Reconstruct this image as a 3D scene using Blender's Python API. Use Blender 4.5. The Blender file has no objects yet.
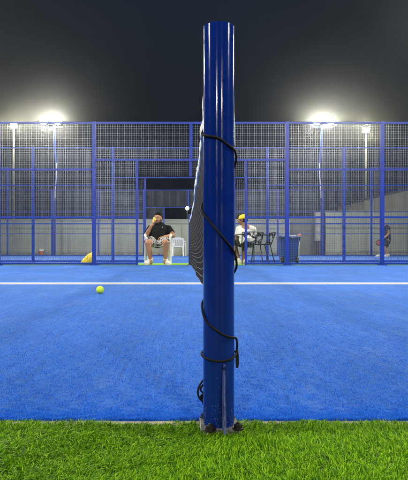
import bpy, bmesh, math, random
import numpy as np
from mathutils import Vector, Matrix
R = math.radians
random.seed(7)
rng = np.random.default_rng(11)
S = bpy.context.scene
C = S.collection

# ------------------------------------------------------------------ camera, sky, exposure
CX, CZ, F = -0.0855, 0.493, 550.0            # camera place; focal length in photo pixels (408 wide)
cam_d = bpy.data.cameras.new('camera')
cam = bpy.data.objects.new('camera', cam_d); C.objects.link(cam)
cam.location = (CX, 0, CZ); cam.rotation_euler = (R(90), 0, 0)
cam_d.sensor_fit = 'HORIZONTAL'; cam_d.sensor_width = 36; cam_d.lens = F / 408 * 36
cam_d.shift_x = 17.6 / 408; cam_d.shift_y = 1.5 / 408
cam_d.clip_start = 0.02; cam_d.clip_end = 2000
S.camera = cam
W = bpy.data.worlds.new('World'); S.world = W; W.use_nodes = True
wn = W.node_tree.nodes; wl = W.node_tree.links
bg = wn['Background']
tc = wn.new('ShaderNodeTexCoord'); sx = wn.new('ShaderNodeSeparateXYZ'); wl.new(tc.outputs['Generated'], sx.inputs[0])
rp = wn.new('ShaderNodeValToRGB'); wl.new(sx.outputs['Z'], rp.inputs[0])
rp.color_ramp.elements[0].position = 0.0; rp.color_ramp.elements[0].color = (0.0066, 0.0094, 0.0140, 1)
rp.color_ramp.elements[1].position = 0.5; rp.color_ramp.elements[1].color = (0.0072, 0.0112, 0.0180, 1)
wl.new(rp.outputs[0], bg.inputs[0])
cl = wn.new('ShaderNodeTexNoise'); cl.inputs['Scale'].default_value = 1.6; cl.inputs['Detail'].default_value = 3; wl.new(tc.outputs['Generated'], cl.inputs['Vector'])
cm = wn.new('ShaderNodeMapRange'); cm.inputs[1].default_value = 0.35; cm.inputs[2].default_value = 0.7; cm.inputs[3].default_value = 0.8; cm.inputs[4].default_value = 1.5
wl.new(cl.outputs['Fac'], cm.inputs[0]); wl.new(cm.outputs[0], bg.inputs[1])          # thin night cloud
LAMP = 1250.0                                   # floodlight lens radiance
HAZE = 0.0010
S.view_settings.view_transform = 'Standard'; S.view_settings.look = 'None'
S.view_settings.exposure = 0.0; S.view_settings.gamma = 1.0; S.view_settings.use_curve_mapping = False
S.render.engine = 'CYCLES'
cy = S.cycles
cy.use_denoising = True
try: cy.denoiser = 'OPENIMAGEDENOISE'
except Exception: pass
cy.max_bounces = 6; cy.diffuse_bounces = 3; cy.glossy_bounces = 3; cy.transmission_bounces = 4; cy.volume_bounces = 0
cy.transparent_max_bounces = 6; cy.caustics_reflective = False; cy.caustics_refractive = False
cy.sample_clamp_indirect = 4.0

# ------------------------------------------------------------------ helpers
def P(px, py, y):
    """world point that stands at depth y, where the photo's pixel says it is"""
    return Vector((CX + (px - 186.4) * y / F, y, CZ + (241.5 - py) * y / F))

class MB:
    def __init__(s): s.v = []; s.f = []
    def add(s, vs, fs):
        n = len(s.v); s.v += [tuple(v) for v in vs]; s.f += [tuple(i + n for i in f) for f in fs]; return s
    def box(s, c, d, rot=None, taper=1.0):
        x, y, z = d[0] / 2, d[1] / 2, d[2] / 2
        vs = [Vector((a * x * (taper if k < 0 else 1), b * y * (taper if k < 0 else 1), k * z)) for k in (-1, 1) for a, b in ((-1, -1), (1, -1), (1, 1), (-1, 1))]
        if rot is not None: vs = [rot @ v for v in vs]
        c = Vector(c)
        return s.add([v + c for v in vs], [(3, 2, 1, 0), (4, 5, 6, 7), (0, 1, 5, 4), (1, 2, 6, 5), (2, 3, 7, 6), (3, 0, 4, 7)])
    def tube(s, pts, r, n=8, caps=True, closed=False):
        pts = [Vector(p) for p in pts]; m = len(pts)
        rs = r if isinstance(r, (list, tuple)) else [r] * m
        t0 = (pts[1] - pts[0]).normalized()
        u = t0.orthogonal().normalized(); vs = []
        for i, p in enumerate(pts):
            if closed: t = (pts[(i + 1) % m] - pts[i - 1]).normalized()
            else: t = (pts[min(i + 1, m - 1)] - pts[max(i - 1, 0)]).normalized()
            u = (u - t * u.dot(t)).normalized(); w = t.cross(u)
            for k in range(n):
                a = 2 * math.pi * k / n
                vs.append(p + (u * math.cos(a) + w * math.sin(a)) * rs[i])
        fs = []
        for i in range(m if closed else m - 1):
            j = (i + 1) % m
            for k in range(n):
                l = (k + 1) % n; fs.append((i * n + k, i * n + l, j * n + l, j * n + k))
        if caps and not closed: fs.append(tuple(range(n - 1, -1, -1))); fs.append(tuple((m - 1) * n + k for k in range(n)))
        return s.add(vs, fs)
    def lathe(s, prof, c=(0, 0, 0), n=24, M=None, sx=1, sy=1):
        """profile of (radius, z) turned round z"""
        vs = []; c = Vector(c)
        for r, z in prof:
            for k in range(n):
                a = 2 * math.pi * k / n; p = Vector((r * math.cos(a) * sx, r * math.sin(a) * sy, z))
                vs.append((M @ p if M is not None else p) + c)
        fs = []
        for i in range(len(prof) - 1):
            for k in range(n):
                l = (k + 1) % n; fs.append((i * n + k, i * n + l, (i + 1) * n + l, (i + 1) * n + k))
        fs.append(tuple(range(n - 1, -1, -1))); fs.append(tuple((len(prof) - 1) * n + k for k in range(n)))
        return s.add(vs, fs)
    def ell(s, c, r, M=None, n=16, m=10):
        prof = [(max(1e-4, math.sin(math.pi * i / m)), -math.cos(math.pi * i / m)) for i in range(m + 1)]
        D = Matrix.Diagonal(Vector(r)); D = (M @ D) if M is not None else D
        return s.lathe(prof, c, n, D)
    def cap(s, a, b, ra, rb, n=14):
        """tapered limb with round ends"""
        a, b = Vector(a), Vector(b); d = (b - a); L = d.length or 1e-4; q = Vector((0, 0, 1)).rotation_difference(d).to_matrix()
        prof = [(max(1e-4, ra * math.cos(t)), ra * math.sin(t)) for t in [R(x) for x in (-90, -60, -30, 0)]]
        prof += [(max(1e-4, rb * math.cos(t)), L + rb * math.sin(t)) for t in [R(x) for x in (0, 30, 60, 90)]]
        return s.lathe(prof, a, n, q)
    def chain(s, ps, rs):
        for i in range(len(ps) - 1): s.cap(ps[i], ps[i + 1], rs[i], rs[i + 1])
        return s
    def frus(s, a, b, ra, rb, n=18):
        a, b = Vector(a), Vector(b); d = b - a; q = Vector((0, 0, 1)).rotation_difference(d).to_matrix()
        return s.lathe([(ra, 0), (rb, d.length)], a, n, q)
    def build(s, name, m, parent=None, smooth=False, off=None, bevel=0):
        me = bpy.data.meshes.new(name)
        o0 = Vector(off) if off is not None else (Vector(parent_world(parent)) if parent is not None else Vector((0, 0, 0)))
        me.from_pydata([Vector(v) - o0 for v in s.v], [], s.f); me.validate(); me.update()
        me.materials.append(m)
        if smooth: me.polygons.foreach_set('use_smooth', [True] * len(me.polygons))
        o = bpy.data.objects.new(name, me); C.objects.link(o)
        if parent is not None: o.parent = parent
        if bevel:
            b = o.modifiers.new('b', 'BEVEL'); b.width = bevel; b.segments = 2; b.limit_method = 'ANGLE'; b.angle_limit = R(40)
        return o
    def blob(s, name, m, parent, voxel=0.007, it=4, fac=0.5):
        """one continuous skin over all the shapes added"""
        o = s.build(name, m, parent)
        r = o.modifiers.new('r', 'REMESH'); r.mode = 'VOXEL'; r.voxel_size = voxel; r.use_smooth_shade = True
        k = o.modifiers.new('s', 'SMOOTH'); k.iterations = it; k.factor = fac
        dg = bpy.context.evaluated_depsgraph_get()
        me = bpy.data.meshes.new_from_object(o.evaluated_get(dg)); o.modifiers.clear(); o.data = me; me.name = name
        if not me.materials: me.materials.append(m)
        me.polygons.foreach_set('use_smooth', [True] * len(me.polygons))
        return o

def parent_world(o):
    p = Vector((0, 0, 0))
    while o is not None: p = p + o.location; o = o.parent
    return p
def thing(name, label, cat, loc=(0, 0, 0), group=None):
    o = bpy.data.objects.new(name, None); C.objects.link(o); o.location = loc; o.empty_display_size = 0.1
    return tag(o, label, cat, group)
def tag(o, label, cat, group=None):
    o['label'] = label; o['category'] = cat
    if group: o['group'] = group
    return o
def struct(o): o['kind'] = 'structure'; return o
def copy_tree(o, parent=None):
    c = o.copy(); C.objects.link(c)
    if parent is not None: c.parent = parent
    for ch in [x for x in o.children]: copy_tree(ch, c)
    return c
def grid_mesh(name, x0, x1, y0, y1, zf, nx, ny, m):
    b = MB()
    for j in range(ny + 1):
        for i in range(nx + 1):
            y = y0 + (y1 - y0) * j / ny
            b.v.append((x0 + (x1 - x0) * i / nx, y, zf(y)))
    for j in range(ny):
        for i in range(nx):
            a = j * (nx + 1) + i; b.f.append((a, a + 1, a + nx + 2, a + nx + 1))
    return b.build(name, m)

# ------------------------------------------------------------------ materials
def mat(name, col, rough=0.5, metal=0.0, spec=0.5, coat=0.0, var=0.0, vscale=8.0, bump=0.0, bscale=60.0, emit=None, estr=0.0, dist=0.01):
    m = bpy.data.materials.new(name); m.use_nodes = True
    n = m.node_tree.nodes; l = m.node_tree.links; p = n['Principled BSDF']
    p.inputs['Base Color'].default_value = (*col, 1); p.inputs['Roughness'].default_value = rough
    p.inputs['Metallic'].default_value = metal; p.inputs['Specular IOR Level'].default_value = spec
    p.inputs['Coat Weight'].default_value = coat; p.inputs['Coat Roughness'].default_value = 0.12
    t = n.new('ShaderNodeTexCoord')
    if var:
        z = n.new('ShaderNodeTexNoise'); z.inputs['Scale'].default_value = vscale; z.inputs['Detail'].default_value = 6
        l.new(t.outputs['Object'], z.inputs['Vector'])
        r = n.new('ShaderNodeMapRange'); r.inputs[1].default_value = 0.25; r.inputs[2].default_value = 0.75
        r.inputs[3].default_value = 1 - var; r.inputs[4].default_value = 1 + var; l.new(z.outputs['Fac'], r.inputs[0])
        h = n.new('ShaderNodeHueSaturation'); h.inputs['Color'].default_value = (*col, 1); l.new(r.outputs[0], h.inputs['Value'])
        l.new(h.outputs[0], p.inputs['Base Color'])
    if bump:
        z2 = n.new('ShaderNodeTexNoise'); z2.inputs['Scale'].default_value = bscale; z2.inputs['Detail'].default_value = 4
        l.new(t.outputs['Object'], z2.inputs['Vector'])
        b = n.new('ShaderNodeBump'); b.inputs['Strength'].default_value = bump; b.inputs['Distance'].default_value = dist
        l.new(z2.outputs['Fac'], b.inputs['Height']); l.new(b.outputs[0], p.inputs['Normal'])
    if emit: p.inputs['Emission Color'].default_value = (*emit, 1); p.inputs['Emission Strength'].default_value = estr
    return m
def nodes_of(m): return m.node_tree.nodes, m.node_tree.links, m.node_tree.nodes['Principled BSDF']

M_fence = mat('blue_powder_coat', (0.010, 0.045, 0.36), 0.33, spec=0.28, var=0.12, vscale=3)
M_wire = mat('welded_wire', (0.17, 0.20, 0.28), 0.33, metal=0.6, var=0.25, vscale=1.3)
M_black = mat('black_plastic', (0.006, 0.006, 0.0065), 0.45)
M_blackmetal = mat('black_metal', (0.006, 0.006, 0.007), 0.4)
M_white = mat('white_plastic', (0.78, 0.78, 0.74), 0.4, var=0.06, vscale=5)
M_galv = mat('galvanised_steel', (0.42, 0.44, 0.45), 0.4, metal=0.6, var=0.15, vscale=12)
M_pale = mat('pale_painted_steel', (0.55, 0.55, 0.50), 0.4)
M_house = mat('lamp_housing', (0.05, 0.05, 0.055), 0.5)
M_lens = mat('lamp_lens', (0.8, 0.8, 0.8), 0.3, emit=(1.0, 0.945, 0.78), estr=LAMP)
M_lens_far = mat('street_lamp_lens', (0.8, 0.8, 0.8), 0.3, emit=(1.0, 0.94, 0.66), estr=1000)
M_globe = mat('globe_lens', (0.8, 0.8, 0.8), 0.3, emit=(1.0, 0.98, 0.92), estr=25)
M_line = mat('white_line_paint', (0.62, 0.64, 0.66), 0.8, var=0.08, vscale=30, bump=0.4, bscale=300)
M_skin = mat('tan_skin', (0.36, 0.18, 0.105), 0.5, var=0.08, vscale=14)
M_skin2 = mat('brown_skin', (0.22, 0.105, 0.06), 0.5, var=0.08, vscale=14)
M_hair = mat('black_hair', (0.004, 0.0032, 0.003), 0.8, spec=0.08, bump=0.6, bscale=120)
M_beard = mat('dark_beard', (0.012, 0.008, 0.006), 0.7, bump=0.6, bscale=150)
M_tee_black = mat('black_tshirt', (0.007, 0.009, 0.010), 0.9, spec=0.15, bump=0.5, bscale=18, dist=0.02)
M_tee_white = mat('white_tshirt', (0.72, 0.71, 0.68), 0.85, bump=0.6, bscale=14, dist=0.02)
M_navy = mat('navy_cloth', (0.014, 0.017, 0.034), 0.85, var=0.2, vscale=10, bump=0.5, bscale=18, dist=0.02)
M_dark = mat('dark_cloth', (0.008, 0.008, 0.01), 0.85, bump=0.5, bscale=18, dist=0.02)
M_shoe = mat('white_shoe', (0.70, 0.69, 0.64), 0.55, var=0.08, vscale=20)
M_sole = mat('shoe_sole', (0.60, 0.58, 0.52), 0.6)
M_yellow = mat('yellow_cloth', (0.80, 0.60, 0.03), 0.7, var=0.08, vscale=9, bump=0.5, bscale=25, dist=0.02)
M_cup = mat('yellow_cup', (0.85, 0.62, 0.10), 0.35)
M_ball = mat('ball_felt', (0.56, 0.80, 0.03), 0.95, var=0.15, vscale=90, bump=0.8, bscale=400, dist=0.002)
M_seam = mat('ball_seam', (0.75, 0.80, 0.55), 0.8)
M_bin = mat('blue_bin_plastic', (0.010, 0.040, 0.26), 0.4, var=0.1)
M_binlid = mat('bin_lid_plastic', (0.03, 0.06, 0.20), 0.45, var=0.1)
M_red = mat('red_paddle_face', (0.45, 0.05, 0.06), 0.4)
M_orange = mat('orange_plastic', (0.70, 0.17, 0.06), 0.45)
M_cord = mat('black_cord', (0.003, 0.003, 0.0032), 0.75, spec=0.25, bump=0.6, bscale=500, dist=0.001)
M_netcord = mat('dark_net_twine', (0.012, 0.012, 0.012), 0.5)
M_netcord_lit = mat('lit_net_twine', (0.16, 0.16, 0.15), 0.6)  # paler copy of the same dark twine, caught light put into its colour
M_tape = mat('white_net_tape', (0.70, 0.70, 0.66), 0.75, var=0.1, vscale=12, bump=0.5, bscale=40, dist=0.004)
M_cab = mat('grey_cabinet', (0.42, 0.43, 0.41), 0.5, var=0.06, vscale=3)

# glossy post paint with wear low down
M_post = mat('blue_post_enamel', (0.002, 0.016, 0.165), 0.16, spec=0.45)
ptn = M_post.node_tree.nodes.new('ShaderNodeTangent'); ptn.direction_type = 'RADIAL'; ptn.axis = 'Z'
M_post.node_tree.links.new(ptn.outputs[0], M_post.node_tree.nodes['Principled BSDF'].inputs['Tangent'])
M_post.node_tree.nodes['Principled BSDF'].inputs['Anisotropic'].default_value = 0.8; M_post.node_tree.nodes['Principled BSDF'].inputs['Anisotropic Rotation'].default_value = 0.25
n, l, p = nodes_of(M_post)
t = n.new('ShaderNodeTexCoord'); z = n.new('ShaderNodeTexNoise'); z.inputs['Scale'].default_value = 210; z.inputs['Detail'].default_value = 8; z.inputs['Roughness'].default_value = 0.6
l.new(t.outputs['Object'], z.inputs['Vector'])
sp = n.new('ShaderNodeSeparateXYZ'); l.new(t.outputs['Object'], sp.inputs[0])
mr = n.new('ShaderNodeMapRange'); mr.inputs[1].default_value = 0.26; mr.inputs[2].default_value = 0.0; mr.inputs[3].default_value = 0.0; mr.inputs[4].default_value = 0.14
l.new(sp.outputs['Z'], mr.inputs[0])
ad = n.new('ShaderNodeMath'); ad.operation = 'ADD'; l.new(z.outputs['Fac'], ad.inputs[0]); l.new(mr.outputs[0], ad.inputs[1])
r = n.new('ShaderNodeMapRange'); r.inputs[1].default_value = 0.72; r.inputs[2].default_value = 0.80; l.new(ad.outputs[0], r.inputs[0])
mx = n.new('ShaderNodeMix'); mx.data_type = 'RGBA'; mx.inputs['A'].default_value = (0.002, 0.016, 0.165, 1); mx.inputs['B'].default_value = (0.13, 0.17, 0.26, 1)
l.new(r.outputs[0], mx.inputs['Factor']); l.new(mx.outputs['Result'], p.inputs['Base Color'])
zr = n.new('ShaderNodeTexNoise'); zr.inputs['Scale'].default_value = 22; zr.inputs['Detail'].default_value = 6; l.new(t.outputs['Object'], zr.inputs['Vector'])
rr = n.new('ShaderNodeMapRange'); rr.inputs[1].default_value = 0.3; rr.inputs[2].default_value = 0.75; rr.inputs[3].default_value = 0.09; rr.inputs[4].default_value = 0.20
l.new(zr.outputs['Fac'], rr.inputs[0]); l.new(rr.outputs[0], p.inputs['Roughness'])
bp = n.new('ShaderNodeBump'); bp.inputs['Strength'].default_value = 0.05; bp.inputs['Distance'].default_value = 0.004; l.new(zr.outputs['Fac'], bp.inputs['Height']); l.new(bp.outputs[0], p.inputs['Normal'])

M_gusset = mat('worn_blue_weld', (0.05, 0.08, 0.18), 0.4, bump=0.4, bscale=150, dist=0.003)
n, l, p = nodes_of(M_gusset); t = n.new('ShaderNodeTexCoord'); z = n.new('ShaderNodeTexNoise'); z.inputs['Scale'].default_value = 45; z.inputs['Detail'].default_value = 9; z.inputs['Roughness'].default_value = 0.7
mp = n.new('ShaderNodeMapping'); mp.inputs['Scale'].default_value = (1, 1, 0.35); l.new(t.outputs['Object'], mp.inputs[0]); l.new(mp.outputs[0], z.inputs['Vector'])
r = n.new('ShaderNodeValToRGB'); r.color_ramp.elements[0].position = 0.5; r.color_ramp.elements[0].color = (0.006, 0.022, 0.15, 1); r.color_ramp.elements[1].position = 0.78; r.color_ramp.elements[1].color = (0.16, 0.19, 0.25, 1)
l.new(z.outputs['Fac'], r.inputs[0]); l.new(r.outputs[0], p.inputs['Base Color'])
M_worn = mat('worn_weld_steel', (0.13, 0.135, 0.14), 0.5, metal=0.3, var=0.45, vscale=60, bump=0.5, bscale=180, dist=0.003)

# blue sanded turf
def turf_mat(name, col, scale):
    m = mat(name, col, 0.9, spec=0.15)
    pp = m.node_tree.nodes['Principled BSDF']; pp.inputs['Sheen Weight'].default_value = 0.16; pp.inputs['Sheen Roughness'].default_value = 0.45; pp.inputs['Sheen Tint'].default_value = (0.35, 0.6, 1, 1)
    n, l, p = nodes_of(m)
    t = n.new('ShaderNodeTexCoord')
    a = n.new('ShaderNodeTexNoise'); a.inputs['Scale'].default_value = scale; a.inputs['Detail'].default_value = 5; a.inputs['Roughness'].default_value = 0.7
    b = n.new('ShaderNodeTexNoise'); b.inputs['Scale'].default_value = 1.1; b.inputs['Detail'].default_value = 7; b.inputs['Roughness'].default_value = 0.65
    s2 = n.new('ShaderNodeMapping'); s2.inputs['Scale'].default_value = (1.6, 0.7, 1)
    l.new(t.outputs['Object'], a.inputs['Vector']); l.new(t.outputs['Object'], s2.inputs[0]); l.new(s2.outputs[0], b.inputs['Vector'])
    ra = n.new('ShaderNodeMapRange'); ra.inputs[1].default_value = 0.3; ra.inputs[2].default_value = 0.7; ra.inputs[3].default_value = 0.7; ra.inputs[4].default_value = 1.3; l.new(a.outputs['Fac'], ra.inputs[0])
    rb = n.new('ShaderNodeMapRange'); rb.inputs[1].default_value = 0.3; rb.inputs[2].default_value = 0.7; rb.inputs[3].default_value = 0.78; rb.inputs[4].default_value = 1.20; l.new(b.outputs['Fac'], rb.inputs[0])  # broad random tone, widened to stand in for soft shadow bands
    m3 = n.new('ShaderNodeMapping'); m3.inputs['Scale'].default_value = (75, 2.2, 1); l.new(t.outputs['Object'], m3.inputs[0])
    e = n.new('ShaderNodeTexNoise'); e.inputs['Scale'].default_value = 1.0; e.inputs['Detail'].default_value = 3; l.new(m3.outputs[0], e.inputs['Vector'])     # rows of tufts
    re_ = n.new('ShaderNodeMapRange'); re_.inputs[1].default_value = 0.3; re_.inputs[2].default_value = 0.7; re_.inputs[3].default_value = 0.80; re_.inputs[4].default_value = 1.2; l.new(e.outputs['Fac'], re_.inputs[0])
    m0 = n.new('ShaderNodeMath'); m0.operation = 'MULTIPLY'; l.new(ra.outputs[0], m0.inputs[0]); l.new(re_.outputs[0], m0.inputs[1])
    mu = n.new('ShaderNodeMath'); mu.operation = 'MULTIPLY'; l.new(m0.outputs[0], mu.inputs[0]); l.new(rb.outputs[0], mu.inputs[1])
    h = n.new('ShaderNodeHueSaturation'); h.inputs['Color'].default_value = (*col, 1); l.new(mu.outputs[0], h.inputs['Value'])
    # sand left between the fibres
    c = n.new('ShaderNodeTexNoise'); c.inputs['Scale'].default_value = 2.7; c.inputs['Detail'].default_value = 9; c.inputs['Roughness'].default_value = 0.72
    l.new(s2.outputs[0], c.inputs['Vector'])
    rc = n.new('ShaderNodeMapRange'); rc.inputs[1].default_value = 0.52; rc.inputs[2].default_value = 0.80; rc.inputs[3].default_value = 0.0; rc.inputs[4].default_value = 0.16; l.new(c.outputs['Fac'], rc.inputs[0])
    mx = n.new('ShaderNodeMix'); mx.data_type = 'RGBA'; mx.inputs['B'].default_value = (0.42, 0.50, 0.62, 1)
    l.new(rc.outputs[0], mx.inputs['Factor']); l.new(h.outputs[0], mx.inputs['A']); l.new(mx.outputs['Result'], p.inputs['Base Color'])
    bp = n.new('ShaderNodeBump'); bp.inputs['Strength'].default_value = 0.7; bp.inputs['Distance'].default_value = 0.006
    l.new(a.outputs['Fac'], bp.inputs['Height']); l.new(bp.outputs[0], p.inputs['Normal'])
    return m
TURF = (0.012, 0.098, 0.47)
M_turf = turf_mat('blue_turf', TURF, 260)
M_turf_far = turf_mat('blue_turf_far', TURF, 60)
def blade_mat(name, lo, hi, rough=0.45, trans=0.25):
    m = mat(name, lo, rough, spec=0.04)
    n, l, p = nodes_of(m)
    g = n.new('ShaderNodeNewGeometry'); r = n.new('ShaderNodeValToRGB')
    r.color_ramp.elements[0].color = (*lo, 1); r.color_ramp.elements[1].color = (*hi, 1)
    l.new(g.outputs['Random Per Island'], r.inputs[0]); l.new(r.outputs[0], p.inputs['Base Color'])
    return m
M_grass = blade_mat('green_turf_blades', (0.014, 0.070, 0.001), (0.30, 0.55, 0.015), 0.5)
cr = [x for x in M_grass.node_tree.nodes if x.type == 'VALTORGB'][0].color_ramp; el = cr.elements.new(0.55); el.color = (0.090, 0.265, 0.003, 1)
M_fibre = blade_mat('blue_turf_fibres', (0.013, 0.104, 0.52), (0.04, 0.23, 0.90), 0.7)
M_soil = mat('turf_backing', (0.015, 0.04, 0.004), 0.95, var=0.4, vscale=40, bump=0.8, bscale=120)
M_green = mat('green_turf_far', (0.17, 0.38, 0.03), 0.9, var=0.3, vscale=25, bump=0.8, bscale=80)
M_kerb = mat('cream_kerb', (0.36, 0.33, 0.26), 0.85, var=0.3, vscale=25, bump=0.5, bscale=90)
M_ground = mat('dark_asphalt', (0.05, 0.05, 0.05), 0.9, var=0.3, vscale=2, bump=0.4, bscale=60)
def concrete(name, col, stain):
    m = mat(name, col, 0.85, bump=0.4, bscale=30)
    n, l, p = nodes_of(m); t = n.new('ShaderNodeTexCoord')
    mp = n.new('ShaderNodeMapping'); mp.inputs['Scale'].default_value = (0.9, 0.9, 0.35); l.new(t.outputs['Object'], mp.inputs[0])
    a = n.new('ShaderNodeTexNoise'); a.inputs['Scale'].default_value = 1.3; a.inputs['Detail'].default_value = 8; a.inputs['Roughness'].default_value = 0.65; l.new(mp.outputs[0], a.inputs['Vector'])
    ra = n.new('ShaderNodeMapRange'); ra.inputs[1].default_value = 0.3; ra.inputs[2].default_value = 0.7; ra.inputs[3].default_value = 1 - stain; ra.inputs[4].default_value = 1 + stain; l.new(a.outputs['Fac'], ra.inputs[0])
    h = n.new('ShaderNodeHueSaturation'); h.inputs['Color'].default_value = (*col, 1); l.new(ra.outputs[0], h.inputs['Value'])
    # splashed dirt of its own shape along the foot of the wall
    s = n.new('ShaderNodeSeparateXYZ'); l.new(t.outputs['Object'], s.inputs[0])
    b = n.new('ShaderNodeTexNoise'); b.inputs['Scale'].default_value = 5.5; b.inputs['Detail'].default_value = 9; b.inputs['Roughness'].default_value = 0.7; l.new(t.outputs['Object'], b.inputs['Vector'])
    ms = n.new('ShaderNodeMapRange'); ms.inputs[1].default_value = 0.0; ms.inputs[2].default_value = 0.40; ms.inputs[3].default_value = 0.24; ms.inputs[4].default_value = -0.2; l.new(s.outputs['Z'], ms.inputs[0])
    ad = n.new('ShaderNodeMath'); ad.operation = 'ADD'; l.new(b.outputs['Fac'], ad.inputs[0]); l.new(ms.outputs[0], ad.inputs[1])
    rd = n.new('ShaderNodeMapRange'); rd.inputs[1].default_value = 0.62; rd.inputs[2].default_value = 0.80; l.new(ad.outputs[0], rd.inputs[0])
    mx = n.new('ShaderNodeMix'); mx.data_type = 'RGBA'; mx.inputs['B'].default_value = (0.13, 0.13, 0.11, 1)
    l.new(rd.outputs[0], mx.inputs['Factor']); l.new(h.outputs[0], mx.inputs['A']); l.new(mx.outputs['Result'], p.inputs['Base Color'])
    return m
M_wall = concrete('grey_concrete', (0.33, 0.37, 0.325), 0.18)
M_wall_pale = concrete('pale_render', (0.45, 0.50, 0.42), 0.12)
M_wall_dark = concrete('dark_concrete', (0.19, 0.20, 0.18), 0.2)
M_shed = concrete('beige_render', (0.36, 0.355, 0.30), 0.15)

# ------------------------------------------------------------------ ground
def gz(y):
    """the ground falls gently beyond the first court"""
    if y < 11.5: return 0.0
    if y < 14.3: return -0.045 * (y - 11.5) / 2.8
    return -0.045 - 0.0112 * (min(y, 26) - 14.3)
g = grid_mesh('ground', -300, 300, -300, 600, lambda y: min(-0.03, gz(y) - 0.03), 1, 450, M_ground); struct(g)
g = grid_mesh('turf_base', -10, 10, -1.2, 1.486, lambda y: -0.004, 4, 4, M_soil); struct(g)
FY1, FY2, FY3 = 11.5, 14.3, 24.8
b = MB(); b.box((0, 1.502, -0.012), (20, 0.024, 0.022)); k = b.build('edge_strip', M_kerb, bevel=0.003); struct(k)
b = MB(); b.box((0, (1.515 + 11.44) / 2, -0.01), (20, 9.925, 0.02)); k = b.build('court_turf', M_turf); struct(k)
b = MB(); b.box((0, 6.38, 0.002), (20, 0.11, 0.0215)); k = b.build('court_line', M_line); struct(k)
g = grid_mesh('green_strip', -11, 11, 11.442, 13.3, gz, 2, 6, M_green); struct(g)
g = grid_mesh('far_court_turf', -12, 12, 13.3, 25.3, gz, 2, 24, M_turf_far); struct(g)
g = grid_mesh('far_court_line', -10, 10, 19.2, 19.37, lambda y: gz(y) + 0.006, 2, 1, M_line); struct(g)
# (fine blades of both turfs are added near the end)

# ------------------------------------------------------------------ mesh fences
def wire_panel(x0, x1, z0, z1, y, parent, pitch=0.05, w=0.0036):
    b = MB(); h = w / 2
    nx = max(1, round((x1 - x0) / pitch)); nz = max(1, round((z1 - z0) / pitch))
    for i in range(1, nx):
        x = x0 + (x1 - x0) * i / nx
        b.add([(x - h, y - h, z0), (x + h, y - h, z0), (x + h, y + h, z0), (x - h, y + h, z0), (x - h, y - h, z1), (x + h, y - h, z1), (x + h, y + h, z1), (x - h, y + h, z1)],
              [(0, 1, 5, 4), (1, 2, 6, 5), (2, 3, 7, 6), (3, 0, 4, 7)])
    for i in range(1, nz):
        z = z0 + (z1 - z0) * i / nz; yy = y + w * 0.9; hh = h * 0.72
        b.add([(x0, yy - hh, z - hh), (x0, yy + hh, z - hh), (x0, yy + hh, z + hh), (x0, yy - hh, z + hh), (x1, yy - hh, z - hh), (x1, yy + hh, z - hh), (x1, yy + hh, z + hh), (x1, yy - hh, z + hh)],
              [(0, 1, 5, 4), (1, 2, 6, 5), (2, 3, 7, 6), (3, 0, 4, 7)])
    return b.build('wire_panel', M_wire, parent)
def fence(y, label, posts, gates, name='court_fence', raised=False, pw=0.078, gx=0.0, rt=0.038):
    z = gz(y); T = thing(name, label, 'fence', (0, y, z), 'blue mesh court fences')
    H = 3.0
    for i, x in enumerate(posts):
        top = 4.0 if raised and abs(x) > 7.9 else H
        b = MB(); b.box((x, y, z + top / 2 - 0.01), (pw, pw, top + 0.02)); b.box((x, y, z + 0.006), (pw + 0.08, pw + 0.08, 0.012))
        b.build('post', M_fence, T, bevel=0.010)
    for x in gates:
        b = MB(); b.box((x, y, z + 1.1), (0.048, 0.048, 2.2)); b.build('gate_post', M_fence, T)
    b = MB(); b.box((gx, y, z + 2.6), (0.065, 0.065, 0.75)); b.build('short_post', M_fence, T)
    x0, x1 = posts[0], posts[-1]
    xl, xr = max(x for x in posts if x < 0), min(x for x in posts if x > 0)
    def rail(a, c, h, t=rt):
        b = MB(); b.box(((a + c) / 2, y, z + h), (c - a, t * 0.9, t)); b.build('rail', M_fence, T)
    rail(x0, x1, H - 0.025)
    rail(xl, xr, 2.2)
    for a, c, gp in ((x0, xl, gates[0]), (xr, x1, gates[1])):
        rail(a, c, 2.0)
        lo, hi = (a, gp) if a < 0 else (gp, c)
        rail(lo, hi, 1.0); rail(lo, hi, 0.03, 0.045)
    for i in range(len(posts) - 1):
        a, c = posts[i] + pw / 2, posts[i + 1] - pw / 2
        if posts[i] < 0 < posts[i + 1]:
            wire_panel(a, gates[0] - 0.03, 0.05 + z, 2.18 + z, y, T); wire_panel(gates[1] + 0.03, c, 0.05 + z, 2.18 + z, y, T)
            wire_panel(a, gx - 0.04, 2.22 + z, 2.95 + z, y, T); wire_panel(gx + 0.04, c, 2.22 + z, 2.95 + z, y, T)
        else:
            wire_panel(a, c, 0.05 + z, 2.95 + z, y, T)
            if raised and abs(posts[i] + posts[i + 1]) / 2 > 8:
                wire_panel(a, c, 3.0 + z, 3.95 + z, y, T); rail(posts[i], posts[i + 1], 3.975)
    return T
fence(FY1, 'nearest tall blue mesh fence, closing the court in front of the seated men', [-10, -8.02, -6.02, -4.02, -2.017, 2.018, 4.004, 6.0, 8.0, 10], (-1.118, 1.16), gx=0.01)
fence(FY2, 'middle blue mesh fence, standing behind the chairs and the bin', [-10, -8.05, -6.06, -4.07, -1.996, 2.02, 4.01, 6.0, 8.0, 10], (-1.16, 1.16), gx=0.02, pw=0.070, rt=0.03)
fence(FY3, 'farthest blue mesh fence with raised ends, in front of the grey wall', [-10, -8.15, -6.14, -4.05, -2.0, 2.0, 4.04, 6.07, 8.25, 10], (-1.1, 1.1), raised=True, pw=0.075, rt=0.03)

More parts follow.
